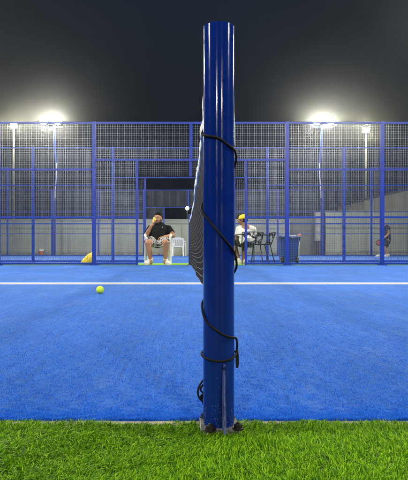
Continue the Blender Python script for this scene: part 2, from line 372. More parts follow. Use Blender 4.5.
# ------------------------------------------------------------------ floodlight masts
def floodlight(root, c, aim, m):
    """a rectangular LED head: housing with cooling fins, glowing lens, yoke"""
    d = (Vector(aim) - Vector(c)).normalized()
    q = d.to_track_quat('-Y', 'Z').to_matrix(); c = Vector(c)
    ax = q @ Matrix.Rotation(R(90), 3, 'X')
    b = MB(); b.lathe([(0.15, -0.05), (0.185, -0.04), (0.205, 0.02), (0.205, 0.045), (0.19, 0.046)], c, 28, ax)
    for i in range(7): b.box(c + q @ Vector((-0.15 + 0.05 * i, 0.075, 0)), (0.012, 0.06, 0.25), q)
    h = b.build('floodlight', M_house, root)
    b = MB(); b.lathe([(0.183, 0.045), (0.183, 0.052), (0.17, 0.054)], c, 28, ax); e = b.build('lens', m, h)
    b = MB(); b.tube([c + q @ Vector((-0.21, 0, 0)), c + q @ Vector((-0.21, 0.09, -0.23)), c + q @ Vector((0.21, 0.09, -0.23)), c + q @ Vector((0.21, 0, 0))], 0.012, 6)
    b.build('yoke', M_house, h)
    return h
def mast(x, y, aim, label, bow=0.0, shift=0.0, group='floodlight masts', height=6.0):
    z = gz(y); T = thing('floodlight_mast', label, 'floodlight', (x, y, z), group)
    pts = []
    for i in range(25):
        t = i / 24; zz = height * t
        o = bow * math.exp(-((zz - 3.9) / 0.95) ** 2)
        pts.append((x + o, y, z + zz))
    b = MB(); b.tube(pts, [0.062 - 0.02 * i / 24 for i in range(25)], 12); b.build('pole', M_fence, T, smooth=True)
    b = MB(); b.box((x, y, z + 0.01), (0.3, 0.3, 0.02)); b.build('base_plate', M_galv, T)
    b = MB(); b.box((x, y + 0.10 * (1 if aim[1] < y else -1), z + height - 0.06), (0.9, 0.05, 0.05)) if not shift else b.box((x + shift * 0.7, y + 0.1, z + height - 0.06), (0.95, 0.05, 0.05)); b.build('crossarm', M_fence, T)
    for s in (-1, 1):
        floodlight(T, (x + shift + s * 0.32, y, z + height + 0.22), aim, M_lens)
    if bow:
        cp = []
        for i in range(20):
            zz = 4.2 - 1.55 * i / 19
            o = bow * math.exp(-((zz - 3.9) / 0.95) ** 2)
            cp.append((x + o + (0.03 if x < 0 else -0.03) - (0.05 if x < 0 else -0.05) * math.sin(i / 19 * math.pi) * 0.3, y - 0.07, z + zz))
        b = MB(); b.tube(cp, 0.024, 8); b.build('pole_highlight', M_pale, T, smooth=True)  # pale tube added in place of the bright highlight along the pole's bend
    return T
mast(-6.10, FY3 + 0.25, (-1.5, 17.0, 0), 'blue floodlight mast left of the net post, twin white lamps above the farthest fence', bow=0.10, shift=-0.18, height=5.95)
mast(6.08, FY3 + 0.25, (1.5, 17.0, 0), 'blue floodlight mast right of the net post, twin white lamps above the farthest fence', bow=-0.10, shift=0.10, height=5.95)
OUT = 'blue floodlight mast with twin lamps standing beside the courts, out of view'
for x, y, ax, ay in ((-6.7, 11.75, -2, 5), (6.7, 11.75, 2, 5), (-6.1, 14.05, -2, 20), (6.1, 14.05, 2, 20), (-6.1, 1.25, -2, 6), (6.1, 1.25, 2, 6),
                     (-4.2, -11.9, -1.5, -4), (4.9, -11.9, 1.5, -4)):
    mast(x, y, (ax, ay, 0), OUT, group='floodlight masts out of view')

def street_lamp(px, py, y, label):
    c = P(px, py, y); z = gz(y)
    T = thing('street_lamp', label, 'street lamp', (c.x, y, z), 'street lamps behind the wall')
    b = MB(); b.tube([(c.x, y, z), (c.x, y, c.z - 0.1)], [0.075, 0.05], 10); b.build('pole', M_pale, T, smooth=True)
    b = MB(); q = Vector((0, -0.85, -0.35)).normalized().to_track_quat('-Y', 'Z').to_matrix()
    b.box(c, (0.5, 0.12, 0.34), q); h = b.build('lamp_head', M_house, T)
    b = MB(); b.box(c + q @ Vector((0, -0.063, 0)), (0.44, 0.006, 0.29), q); b.build('lens', M_lens_far, h)
    return T
street_lamp(14, 125.5, 38, 'single pale street lamp at the far left, half hidden by the fence')
street_lamp(366, 130, 38, 'single pale street lamp on the right, nearest the tall fence post')
c = P(187.2, 208.2, 29.5)
T = thing('globe_lamp', 'small round white lamp glowing above the wall beside the net', 'lamp', (c.x, 29.5, gz(29.5)))
b = MB(); b.tube([(c.x, 29.5, gz(29.5)), (c.x, 29.5, c.z - 0.1)], 0.03, 8); b.build('pole', M_house, T)
b = MB(); b.ell(c, (0.095, 0.095, 0.095), n=32, m=20); b.build('globe', M_globe, T, smooth=True)

# ------------------------------------------------------------------ walls behind
def wall(x0, x1, y, top, m, label, name='boundary_wall', thick=0.2, joints=2.5, cope=True):
    z = gz(y) - 0.03; T = thing(name, label, 'wall', ((x0 + x1) / 2, y, z), 'boundary walls')
    b = MB(); nseg = max(1, round((x1 - x0) / joints)); w = (x1 - x0) / nseg
    for i in range(nseg): b.box((x0 + w * (i + 0.5), y + thick / 2, (z + top) / 2), (w - 0.012, thick, top - z))
    b.box(((x0 + x1) / 2, y + thick / 2 + 0.01, (z + top) / 2 - 0.01), (x1 - x0 - 0.02, thick - 0.04, top - z - 0.02))
    b.build('wall_panel', m, T)
    if cope: b = MB(); b.box(((x0 + x1) / 2, y + thick / 2, top + 0.025), (x1 - x0, thick + 0.05, 0.05)); b.build('coping', m, T)
    return T
Yw = 26.6
wall(-16, CX + (290 - 186.4) * Yw / F, Yw, 1.52, M_wall, 'long grey concrete wall behind the seated men and the left of the courts')
wall(CX + (290 - 186.4) * Yw / F, CX + (325.5 - 186.4) * Yw / F, Yw + 0.3, 1.62, M_wall_dark, 'darker stretch of grey wall behind the pale cabinet, above the bin', cope=False)
wall(CX + (325.5 - 186.4) * Yw / F, 16, Yw - 0.05, 1.92, M_wall_pale, 'pale greenish wall behind the standing player at the right', joints=3.3)
# cabinet on the darker wall
c0, c1 = P(316, 211.5, 26.3), P(322.8, 241, 26.3)
T = thing('wall_cabinet', 'pale grey upright cabinet standing before the dark stretch of wall', 'cabinet', ((c0.x + c1.x) / 2, 26.3, gz(26.3)))
b = MB(); b.box(((c0.x + c1.x) / 2, 26.5, (c0.z + c1.z) / 2), (c1.x - c0.x, 0.3, c0.z - c1.z)); b.build('body', M_cab, T, bevel=0.01)
for za, zb in ((0.04, 0.22), (0.26, 0.68), (0.72, 0.96)):
    b = MB(); h = c0.z - c1.z; b.box(((c0.x + c1.x) / 2, 26.345, c0.z - h * (za + zb) / 2), (c1.x - c0.x - 0.05, 0.02, h * (zb - za))); b.build('door', M_cab, T)
b = MB(); b.box(((c0.x + c1.x) / 2, 26.55, (c1.z + gz(26.5)) / 2), (0.1, 0.1, c1.z - gz(26.5))); b.build('leg', M_house, T)
# beige building behind the right wall, roof rising to the right
y = 28.6; xa = P(364, 0, y).x; xb = 19.0
T = thing('beige_shed', 'beige rendered shed with a sloping roof edge behind the pale wall', 'building', (xa + 4, y, gz(y)))
za, zb = P(0, 200, y).z, P(0, 200, y).z + (xb - xa) * 0.235
b = MB(); z0 = gz(y) - 0.1
b.add([(xa, y, z0), (xb, y, z0), (xb, y + 5, z0), (xa, y + 5, z0), (xa, y, za), (xb, y, zb), (xb, y + 5, zb), (xa, y + 5, za)], [(3, 2, 1, 0), (4, 5, 6, 7), (0, 1, 5, 4), (1, 2, 6, 5), (2, 3, 7, 6), (3, 0, 4, 7)])
b.build('wall', M_shed, T)
b = MB(); s = (zb - za) / (xb - xa)
b.add([(xa - .15, y - .15, za + .003 - .15 * s), (xb, y - .15, zb + .003), (xb, y + 5.1, zb + .003), (xa - .15, y + 5.1, za + .003 - .15 * s), (xa - .15, y - .15, za + .09 - .15 * s), (xb, y - .15, zb + .09), (xb, y + 5.1, zb + .09), (xa - .15, y + 5.1, za + .09 - .15 * s)],
      [(3, 2, 1, 0), (4, 5, 6, 7), (0, 1, 5, 4), (1, 2, 6, 5), (2, 3, 7, 6), (3, 0, 4, 7)]); b.build('roof', M_house, T)

# ------------------------------------------------------------------ net post in front
PX, PY, PR, PH = 0.0, 1.455, 0.0411, 1.062
T = thing('net_post', 'large glossy dark blue round net post standing in front of the camera', 'post', (PX, PY, 0), 'net posts')
b = MB(); prof = [(PR, -0.02), (PR, 0.2), (PR, 0.4), (PR, 0.6), (PR, 0.8), (PR, PH - 0.004), (PR - 0.0015, PH - 0.001), (PR - 0.004, PH)]
b.lathe(prof, (PX, PY, 0), 64); o = b.build('pole', M_post, T, smooth=True)
md = o.modifiers.new('e', 'EDGE_SPLIT'); md.split_angle = R(50)
b = MB(); b.box((PX, PY, 0.007), (0.100, 0.094, 0.010)); b.build('base_plate', M_worn, T, bevel=0.002)
# gusset welded to the camera side, tapering upward
b = MB(); x = PX + 0.011; pr = []
for i in range(13):
    t = i / 12; zz = 0.012 + 0.158 * t; pr.append((zz, 0.045 * (1 - t) ** 0.8 + 0.006 * math.sqrt(max(0, 1 - t ** 6))))
vs = []
for zz, d in pr:
    for sx_, dd in ((-0.0052, 0.0), (-0.0036, d - 0.003), (-0.0012, d), (0.0012, d), (0.0036, d - 0.003), (0.0052, 0.0)): vs.append((x + sx_, PY - PR + 0.004 - dd, zz))
fs = [(i * 6 + k, i * 6 + k + 1, i * 6 + k + 7, i * 6 + k + 6) for i in range(12) for k in range(5)] + [tuple(12 * 6 + k for k in range(6))]
b.add(vs, fs); b.build('gusset', M_gusset, T, smooth=True)
b = MB(); b.tube([(x + 0.0, PY - PR - 0.001, 0.165), (x, PY - PR - 0.002, 0.178)], [0.006, 0.003], 8); b.build('weld_bead', M_gusset, T, smooth=True)
for sx_, sy_ in ((-0.024, -0.054), (0.047, -0.044), (-0.034, 0.05), (0.034, 0.05)):
    bb = MB(); c = Vector((PX + sx_, PY + sy_, 0.012)); bb.lathe([(0.0145, 0), (0.0145, 0.003)], c, 20); bb.lathe([(0.0105, 0.003), (0.0105, 0.012), (0.009, 0.0135)], c, 6); bb.lathe([(0.005, 0.0135), (0.005, 0.0165), (0.004, 0.0175)], c, 12)
    bb.build('anchor_bolt', M_black, T)
b = MB(); b.box((PX, PY + 0.004, -0.012), (0.118, 0.10, 0.024)); k = b.build('concrete_footing', M_kerb, bevel=0.006); struct(k)
# far post of the same net
T = thing('net_post', 'small distant blue net post across the court beside the white chair', 'post', (0.0, 11.42, 0), 'net posts')
b = MB(); b.lathe([(PR, -0.01), (PR, PH - 0.004), (PR - 0.004, PH)], (0.0, 11.42, 0), 24); b.build('pole', M_fence, T, smooth=True)
b = MB(); b.box((0, 11.42, 0.006), (0.15, 0.1, 0.01)); b.build('base_plate', M_worn, T)

# black cord wound round the post
def cpt(px, py, out=0.0045, back=False):
    s = max(-1, min(1, (px - 219.0) / 15.4)); a = math.asin(s)
    if back: a = math.pi - a
    rr = PR + out
    return (a, CZ + (241.5 - py) * (PY - rr * math.cos(a)) / F, rr)
def path(keys, n=14):
    """keys: (angle deg, z, radius) -> smooth helix points"""
    out = []
    K = [Vector((k[0], k[1] * 100, k[2] * 1000)) for k in keys]
    for i in range(len(K) - 1):
        p0, p1, p2, p3 = K[max(i - 1, 0)], K[i], K[i + 1], K[min(i + 2, len(K) - 1)]
        for j in range(n):
            t = j / n
            q = 0.5 * ((2 * p1) + (p2 - p0) * t + (2 * p0 - 5 * p1 + 4 * p2 - p3) * t * t + (3 * p1 - p0 - 3 * p2 + p3) * t ** 3)
            a = R(q.x); rr = q.z / 1000
            out.append((PX + rr * math.sin(a), PY - rr * math.cos(a), q.y / 100))
    a = R(keys[-1][0]); out.append((PX + keys[-1][2] * math.sin(a), PY - keys[-1][2] * math.cos(a), keys[-1][1]))
    return out
def zy(py, dep=1.42): return CZ + (241.5 - py) * dep / F
r0 = PR + 0.0034
b = MB()
keys = [(-150, zy(118), r0 + .004), (-92, zy(131.5), r0), (-11, zy(138), r0), (30, zy(145), r0), (72, zy(151.5), r0 + .001), (100, zy(160), r0 + .002), (180, zy(186), r0 + .002), (262, zy(206), r0 + .001),
        (318, zy(219), r0), (343, zy(228), r0), (388, zy(243), r0), (430, zy(256), r0 + .001), (456, zy(268), r0 + .003), (540, zy(290), r0 + .001), (625, zy(307), r0),
        (665, zy(320), r0), (700, zy(328), r0), (745, zy(336), r0), (795, zy(340), r0 + .002), (806, zy(347), r0 + .004), (812, zy(354), r0 + .003)]
b.tube(path(keys), 0.0030, 8)
# the turn low down that rings the post, then a hanging tail
ring = [(812, zy(354), r0 + .003), (790, zy(357.5), r0), (725, zy(360.5), r0), (660, zy(358.5), r0), (628, zy(356.5), r0 + .001), (540, zy(354), r0 + .001), (462, zy(355.5), r0 + .002)]
b.tube(path(ring), 0.0029, 8)
b.tube(path([(462, zy(353), r0 + .006), (459, zy(360), r0 + .0075), (455, zy(368), r0 + .007), (452, zy(370.5), r0 + .004), (453, zy(366), r0 + .003), (457, zy(357), r0 + .003)]), 0.0027, 8)
o = b.build('black_cord', M_cord, smooth=True, off=(PX, PY, 0)); o.location = (PX, PY, 0)
tag(o, 'black cord wound several turns around the big blue net post', 'cord')
# coil of spare rope hanging at the far left of the post
b = MB()
def loop(pts, r=0.0028, dep=1.51):
    K = [P(x_, y_, dep + dz) for x_, y_, dz in pts]; out = []
    for i in range(len(K) - 1):
        p0, p1, p2, p3 = K[max(i - 1, 0)], K[i], K[i + 1], K[min(i + 2, len(K) - 1)]
        for j in range(8):
            t = j / 8; out.append(0.5 * ((2 * p1) + (p2 - p0) * t + (2 * p0 - 5 * p1 + 4 * p2 - p3) * t * t + (3 * p1 - p0 - 3 * p2 + p3) * t ** 3))
    out.append(K[-1]); b.tube(out, r, 7)
loop([(208, 374, 0), (203, 380.5, 0), (199, 387, -.005), (198, 394, -.005), (201, 400, 0), (207, 404, 0.01), (211, 398, .01), (209, 384, .01), (206, 378, 0)])
loop([(209, 379, .01), (204, 384, 0), (200.5, 389, 0), (203, 392.5, 0), (206, 389, .005), (203, 397, .005), (206, 401, .01), (211, 404, .01)])
loop([(210, 386, .01), (204, 393, .006), (201, 397, .006), (205, 406, .008), (210, 409, .01)])
o = b.build('spare_rope', M_cord, smooth=True, off=(-0.05, 1.52, 0)); o.location = (-0.05, 1.52, 0)
tag(o, 'coil of spare black rope hanging behind the foot of the big post', 'rope')

# ------------------------------------------------------------------ net
T = thing('padel_net', 'slack dark net with white top tape stretched away across the court', 'net', (0, 6.4, 0))
def lerp_t(y, tab):
    for (a, va), (c, vc) in zip(tab, tab[1:]):
        if y <= c: t = max(0, (y - a) / (c - a)); return va + (vc - va) * t
    return tab[-1][1]
ztop = lambda y: lerp_t(y, [(1.5, 1.03), (2.0, 0.985), (2.6, 0.935), (3.5, 0.915), (6.4, 0.885), (11.4, 0.93)])
zbot = lambda y: lerp_t(y, [(1.5, 0.40), (1.95, 0.335), (3, 0.27), (4.7, 0.20), (8, 0.12), (11.4, 0.03)])
def nx_(y, t):
    e = math.sin(math.pi * min(1, max(0, (y - 1.5) / 9.9)))
    return -0.022 + 0.004 * math.sin(y * 2.3 + t * 2) * e + 0.010 * e + 0.030 * e * math.sin(math.pi * t) * 0.5 + 0.02 * (1 - t) * e
def npt(y, t): return Vector((nx_(y, t), y, zbot(y) + (ztop(y) - zbot(y)) * t))
Y0, Y1 = 1.50, 11.40
b = MB(); NV, NH = 236, 18
def strand(pts, w):
    pts = [Vector(p) for p in pts]; vs = []
    for i, p in enumerate(pts):
        d = (pts[min(i + 1, len(pts) - 1)] - pts[max(i - 1, 0)]).normalized()
        u = Vector((1, 0, 0)); v = d.cross(u).normalized()
        vs += [p + u * w, p - u * w * .5 + v * w * .87, p - u * w * .5 - v * w * .87]
    b.add(vs, [(i * 3 + k, i * 3 + (k + 1) % 3, (i + 1) * 3 + (k + 1) % 3, (i + 1) * 3 + k) for i in range(len(pts) - 1) for k in range(3)])
for i in range(NV + 1):
    y = Y0 + (Y1 - Y0) * i / NV; strand([npt(y, j / 12) for j in range(13)], 0.0008)
nv_ = len(b.f)
for j in range(NH + 1):
    strand([npt(Y0 + (Y1 - Y0) * i / 120, j / NH * 0.97) for i in range(121)], 0.0016)
o = b.build('netting', M_netcord, T, smooth=True); o.data.materials.append(M_netcord_lit)
o.data.polygons.foreach_set('material_index', [0] * nv_ + [1] * (len(b.f) - nv_))
# white tape doubled over the top cable, puckered near the post
from mathutils import noise
b = MB(); n1 = 520
for i in range(n1 + 1):
    y = Y0 + (Y1 - Y0) * (i / n1) ** 1.7
    pk = 1.0 if y < 4 else max(0.2, 1 - (y - 4) / 3)
    nz = lambda k, f: noise.noise(Vector((y * f, k * 7.3, 1.7)))
    w = 0.0050 + 0.005 * pk * abs(nz(1, 9)) + 0.004 * pk * max(0, nz(2, 21))
    hgt = 0.046 + 0.02 * pk * nz(3, 8) + 0.010 * pk * nz(4, 25)
    c = npt(y, 1.0); c.x -= 0.006 * pk * nz(5, 7); c.z += 0.008 * pk * nz(6, 12)
    for k, (dx, dz) in enumerate(((0, 0.004), (-w * .7, -0.004), (-w, -hgt * .35), (-w * .9, -hgt * .75), (-w * .35, -hgt * 1.15), (0, -hgt * 1.1), (w * .35, -hgt * 1.15), (w * .9, -hgt * .5), (w * .7, -0.004))):
        b.v.append((c.x + dx + 0.0035 * pk * nz(10 + k, 30), c.y, c.z + dz + 0.004 * pk * nz(30 + k, 26)))
for i in range(n1):
    for k in range(9): b.f.append((i * 9 + k, i * 9 + (k + 1) % 9, (i + 1) * 9 + (k + 1) % 9, (i + 1) * 9 + k))
b.build('top_tape', M_tape, T, smooth=True)
b = MB(); b.tube([npt(Y0 - 0.03, 1.0), npt(2.0, 1.0)] , 0.003, 6); b.build('top_cable', M_blackmetal, T)

# ------------------------------------------------------------------ ball
c = Vector((CX + (100 - 186.4) * 5.2 / F, 5.2, 0.0365))
T = thing('tennis_ball', 'bright yellow green ball lying on the blue court', 'ball', (c.x, c.y, 0.0))
b = MB(); b.ell(c, (0.036, 0.036, 0.036), n=32, m=20); b.build('felt', M_ball, T, smooth=True)
b = MB(); q = Matrix.Rotation(0.7, 3, 'X') @ Matrix.Rotation(0.5, 3, 'Z'); pts = []
for i in range(64):
    a = 2 * math.pi * i / 64; aa, bb_ = 0.75, 0.25
    v = Vector((aa * math.cos(a) + bb_ * math.cos(3 * a), aa * math.sin(a) - bb_ * math.sin(3 * a), 2 * math.sqrt(aa * bb_) * math.sin(2 * a)))
    pts.append(c + (q @ v.normalized()) * 0.0361)
b.tube(pts, 0.0011, 5, closed=True); b.build('seam', M_seam, T, smooth=True)

# ------------------------------------------------------------------ white plastic chairs
def rotz(a): return Matrix.Rotation(a, 3, 'Z')
def plastic_chair(loc, ang, label, sc=1.0):
    T = thing('plastic_chair', label, 'chair', loc, 'white plastic chairs')
    L = Vector(loc); q = rotz(ang)
    w = lambda x, y, z: L + q @ (Vector((x, y, z)) * sc)       # chair looks along -Y before turning
    b = MB(); N = 10; vs = []
    for side in (0, 1):
        for j in range(N + 1):
            v = j / N
            for i in range(N + 1):
                u = i / N * 2 - 1
                vs.append(w(u * (0.235 - 0.02 * v), -0.22 + 0.44 * v, 0.435 - 0.028 * v - 0.012 * (1 - u * u) - (0.03 if v == 0 else 0) - 0.012 * side))
    m = (N + 1) ** 2; fs = []
    for j in range(N):
        for i in range(N):
            a = j * (N + 1) + i; fs += [(a, a + 1, a + N + 2, a + N + 1), (a + m, a + m + N + 1, a + m + N + 2, a + m + 1)]
    b.add(vs, fs); b.build('seat', M_white, T, smooth=True)
    b = MB()                                                     # back: top rail, sides and upright slats with gaps between
    def bk(u, t): return w(u * (0.215 + 0.02 * math.sin(math.pi * t)), 0.21 + 0.10 * t + 0.03 * (u * u - 1) * -1 * 0 - 0.03 * u * u, 0.41 + 0.41 * t - 0.03 * u * u * t)
    for u in (-1, -0.6, -0.2, 0.2, 0.6, 1):
        wd = 0.03 if abs(u) == 1 else 0.022
        for k in range(8):
            t0, t1 = k / 8 * 0.86, (k + 1) / 8 * 0.86
            p0, p1 = bk(u, t0), bk(u, t1); d = q @ Vector((wd * sc, 0, 0)); e = q @ Vector((0, 0.007 * sc, 0))
            b.add([p0 - d - e, p0 + d - e, p0 + d + e, p0 - d + e, p1 - d - e, p1 + d - e, p1 + d + e, p1 - d + e], [(0, 1, 5, 4), (1, 2, 6, 5), (2, 3, 7, 6), (3, 0, 4, 7)])
    for k in range(12):
        u0, u1 = -1.12 + 2.24 * k / 12, -1.12 + 2.24 * (k + 1) / 12
        for ta, tb in ((0.80, 1.02), (-0.02, 0.1)):
            A, B_, Cc, D = bk(u0, ta), bk(u1, ta), bk(u1, tb), bk(u0, tb); e = q @ Vector((0, 0.008 * sc, 0))
            b.add([A - e, B_ - e, Cc - e, D - e, A + e, B_ + e, Cc + e, D + e], [(0, 1, 2, 3), (7, 6, 5, 4), (0, 4, 5, 1), (1, 5, 6, 2), (2, 6, 7, 3), (3, 7, 4, 0)])
    b.build('backrest', M_white, T)
    for s in (-1, 1):
        b = MB(); b.tube([w(s * 0.24, 0.24, 0.63), w(s * 0.272, 0.1, 0.655), w(s * 0.28, -0.08, 0.65), w(s * 0.275, -0.2, 0.63), w(s * 0.265, -0.24, 0.58)], [0.022 * sc, 0.026 * sc, 0.03 * sc, 0.028 * sc, 0.02 * sc], 10)
        b.build('armrest', M_white, T, smooth=True)
        b = MB(); b.tube([w(s * 0.265, -0.24, 0.6), w(s * 0.262, -0.235, 0.42), w(s * 0.275, -0.27, 0.0)], [0.026 * sc, 0.034 * sc, 0.022 * sc], 6); b.build('leg', M_white, T)
        b = MB(); b.tube([w(s * 0.22, 0.22, 0.44), w(s * 0.245, 0.30, 0.0)], [0.034 * sc, 0.022 * sc], 6); b.build('leg', M_white, T)
    return T
plastic_chair((-0.700, 12.08, gz(12.08)), 0.0, 'white plastic armchair under the man in the black shirt')
c = P(178.8, 256, 24.2)
plastic_chair((c.x, 24.25, gz(24.25)), R(172), 'empty white plastic chair farther back, between the man and the net', 1.0)

# ------------------------------------------------------------------ people
def hand(b, wr, kn, side, curl, spread=0.019, thumb=1, r=0.0088):
    """palm from the wrist to the knuckles, four fingers of unequal length and a thumb; side = across-knuckle direction, curl = where fingers bend to"""
    wr, kn, side, curl = Vector(wr), Vector(kn), Vector(side).normalized(), Vector(curl).normalized()
    d = (kn - wr).normalized()
    for k in (-1.5, -0.5, 0.5, 1.5): b.cap(wr + side * k * 0.010, kn + side * k * spread, 0.016, 0.012)
    for k, L in ((-1.5, 0.060), (-0.5, 0.078), (0.5, 0.074), (1.5, 0.064)):
        p0 = kn + side * k * spread; p1 = p0 + (d * 0.75 + curl * 0.5).normalized() * L * 0.45
        p2 = p1 + (d * 0.25 + curl * 0.95).normalized() * L * 0.33; p3 = p2 + (curl - d * 0.35).normalized() * L * 0.27
        b.chain([p0, p1, p2, p3], [r + .001, r, r - .0008, r - .002])
    t0 = wr + d * 0.02 - side * thumb * 0.018; t1 = t0 - side * thumb * 0.026 + d * 0.028 + curl * .012; t2 = t1 + d * 0.026 + curl * 0.02
    b.chain([t0, t1, t2], [0.015, 0.0105, 0.008])
def head(b, c, f, up=Vector((0, 0, 1)), s=1.0):
    """skull, jaw, nose, brow, ears; f = facing direction"""
    f = Vector(f).normalized(); r = f.cross(up).normalized(); up = r.cross(f).normalized()
    M = Matrix((r, f, up)).transposed(); q = lambda x, y, z: Vector(c) + M @ (Vector((x, y, z)) * s)
    b.ell(q(0, -0.012, 0.03), (0.076 * s, 0.096 * s, 0.090 * s), M)
    b.ell(q(0, 0.018, -0.035), (0.062 * s, 0.072 * s, 0.080 * s), M)
    b.ell(q(0, 0.060, -0.088), (0.030 * s, 0.026 * s, 0.022 * s), M)
    b.cap(q(0, 0.086, 0.012), q(0, 0.112, -0.030), 0.009 * s, 0.014 * s); b.ell(q(0, 0.100, -0.032), (0.019 * s, 0.012 * s, 0.010 * s), M)
    for k in (-1, 1):
        b.cap(q(k * 0.012, 0.085, 0.020), q(k * 0.05, 0.070, 0.022), 0.011 * s, 0.009 * s)
        b.ell(q(k * 0.040, 0.068, -0.025), (0.022 * s, 0.018 * s, 0.018 * s), M)
        b.ell(q(k * 0.078, -0.008, -0.005), (0.010 * s, 0.020 * s, 0.032 * s), M)
    b.cap(q(-0.02, 0.082, -0.060), q(0.02, 0.082, -0.060), 0.009 * s, 0.009 * s)
    return q, M
def eyes(q, M, root, s=1.0):
    for k in (-1, 1):
        e = MB(); e.ell(q(k * 0.031, 0.077, 0.004), (0.013 * s, 0.009 * s, 0.0075 * s), M); o = e.build('eye', M_eye, root, smooth=True)
        e = MB(); e.ell(q(k * 0.031, 0.0845, 0.004), (0.0055 * s, 0.003 * s, 0.0058 * s), M); e.build('iris', M_hair, o, smooth=True)
        e = MB(); e.cap(q(k * 0.014, 0.096, 0.026), q(k * 0.050, 0.082, 0.030), 0.0045 * s, 0.003 * s); e.build('eyebrow', M_hair, root, smooth=True)
M_eye = mat('eye_white', (0.6, 0.58, 0.55), 0.3)
def shoe(root, heel, toe, m=M_shoe, sc=1.0):
    heel, toe = Vector(heel), Vector(toe); d = (toe - heel).normalized(); s = Vector((-d.y, d.x, 0)); L = (toe - heel).length; z = Vector((0, 0, 1))
    b = MB()
    b.chain([heel + z * .055, heel + d * L * .35 + z * .055, heel + d * L * .65 + z * .043, toe - d * .03 + z * .034], [0.038 * sc, 0.042 * sc, 0.045 * sc, 0.034 * sc])
    b.chain([heel + d * .02 + z * .06, heel + d * .03 + z * .10], [0.04 * sc, 0.042 * sc])
    b.cap(heel + d * L * .7 + z * .036 + s * .012, toe - d * .04 + z * .034 + s * .008, .042 * sc, .032 * sc)
    o = b.blob('shoe', m, root, 0.006, 3)
    b = MB(); ring = []
    for k in range(24):
        a = 2 * math.pi * k / 24; u = math.cos(a); wd = 0.045 + 0.006 * u
        ring.append(heel + d * (L * 0.5 - 0.005 + (L * 0.5 + 0.028) * u) + s * wd * math.sin(a))
    b.v = [tuple(p + z * h) for h in (0.0, 0.026) for p in ring]; b.f = [tuple(range(23, -1, -1)), tuple(range(24, 48))] + [(k, (k + 1) % 24, 24 + (k + 1) % 24, 24 + k) for k in range(24)]
    b.build('sole', M_sole, o)

# --- man in black shirt, seated, drinking
g0 = gz(11.9)
T = thing('person', 'seated man in black t-shirt and patterned shorts raising a yellow cup to his mouth', 'person', (-0.72, 12.0, g0), 'people beyond the court')
b = MB()
hc = Vector((-0.715, 12.16, 0.995)); fdir = Vector((-0.30, -0.95, 0.02))
q, HM = head(b, hc, fdir, Vector((-0.05, 0.0, 1)), 1.06)
b.chain([(-0.700, 12.22, 0.80), (-0.712, 12.185, 0.92)], [0.075, 0.062])
SL, SR = Vector((-0.885, 12.20, 0.785)), Vector((-0.482, 12.20, 0.785))
b.chain([SL, (-0.69, 12.21, 0.82), SR], [0.062, 0.075, 0.062])
b.chain([(-0.69, 12.2, 0.78), (-0.70, 12.12, 0.64), (-0.715, 12.02, 0.50)], [0.145, 0.155, 0.15])
EL, WL, KL = Vector((-0.957, 11.97, 0.632)), Vector((-0.845, 11.93, 0.835)), Vector((-0.822, 11.94, 0.905))
b.chain([SL, EL, WL], [0.062, 0.047, 0.030])
b.cap(EL + (WL - EL) * .1, EL + (WL - EL) * .45, 0.046, 0.046)
hand(b, WL, KL, (0, 0.25, 1) if False else Vector((-0.1, 0.35, 0.95)), (0.9, -0.2, 0.1), 0.017, thumb=1)
ER, WR, KR = Vector((-0.378, 12.0, 0.622)), Vector((-0.575, 11.84, 0.590)), Vector((-0.650, 11.82, 0.582))
b.chain([SR, ER, WR], [0.062, 0.048, 0.031])
b.cap(ER + (WR - ER) * .1, ER + (WR - ER) * .45, 0.047, 0.046)
hand(b, WR, KR, (0.15, -0.9, 0.1), (-0.3, 0, -0.9), 0.018, thumb=-1)
HL, HR = Vector((-0.81, 12.02, 0.49)), Vector((-0.61, 12.02, 0.49))
KNL, KNR = Vector((-0.897, 11.63, 0.462)), Vector((-0.518, 11.63, 0.462))
AL, AR = Vector((-0.842, 11.70, 0.085)), Vector((-0.535, 11.70, 0.085))
for h_, k_, a_ in ((HL, KNL, AL), (HR, KNR, AR)):
    b.chain([h_, k_, a_], [0.105, 0.068, 0.042]); b.cap(k_ + (a_ - k_) * .15 + Vector((0, .015, 0)), k_ + (a_ - k_) * .45 + Vector((0, .02, 0)), 0.063, 0.058)
    b.cap(a_, a_ + Vector((0, -0.08, -0.035)), 0.04, 0.035)
b.blob('body', M_skin, T, 0.006, 3)
eyes(q, HM, T, 1.06)
hb = MB()                                                        # short hair cap and beard
hb.ell(q(0, -0.028, 0.062), (0.084, 0.098, 0.084), HM); [hb.ell(q(k * 0.017, 0.052 - abs(k) * 0.006, 0.083 - abs(k) * 0.002 + 0.004 * (k % 2)), (0.012, 0.022, 0.014), HM) for k in range(-3, 4)]
hb.ell(q(0, -0.05, 0.01), (0.088, 0.080, 0.078), HM)
hb.blob('hair', M_hair, T, 0.007, 3)
hb = MB()
for k in (-1, 1): hb.chain([q(k * 0.076, 0.008, -0.018), q(k * 0.068, 0.035, -0.066), q(k * 0.03, 0.07, -0.098)], [0.008, 0.014, 0.018])
hb.chain([q(-0.025, 0.074, -0.100), q(0.025, 0.074, -0.100)], [0.02, 0.02]); hb.cap(q(-0.022, 0.096, -0.050), q(0.022, 0.096, -0.050), 0.005, 0.005)
hb.blob('beard', M_beard, T, 0.006, 2)
tb = MB()                                                        # t-shirt
tb.chain([SL + Vector((.02, 0, -.012)), (-0.69, 12.21, 0.805), SR + Vector((-.02, 0, -.012))], [0.082, 0.100, 0.082])
tb.chain([(-0.69, 12.2, 0.775), (-0.70, 12.12, 0.64), (-0.715, 12.02, 0.52)], [0.168, 0.182, 0.178]); tb.ell((-0.69, 12.15, 0.70), (0.215, 0.172, 0.17)); tb.ell((-0.70, 12.06, 0.58), (0.215, 0.175, 0.12)); tb.frus((-0.712, 12.02, 0.50), (-0.70, 12.06, 0.60), 0.195, 0.20)
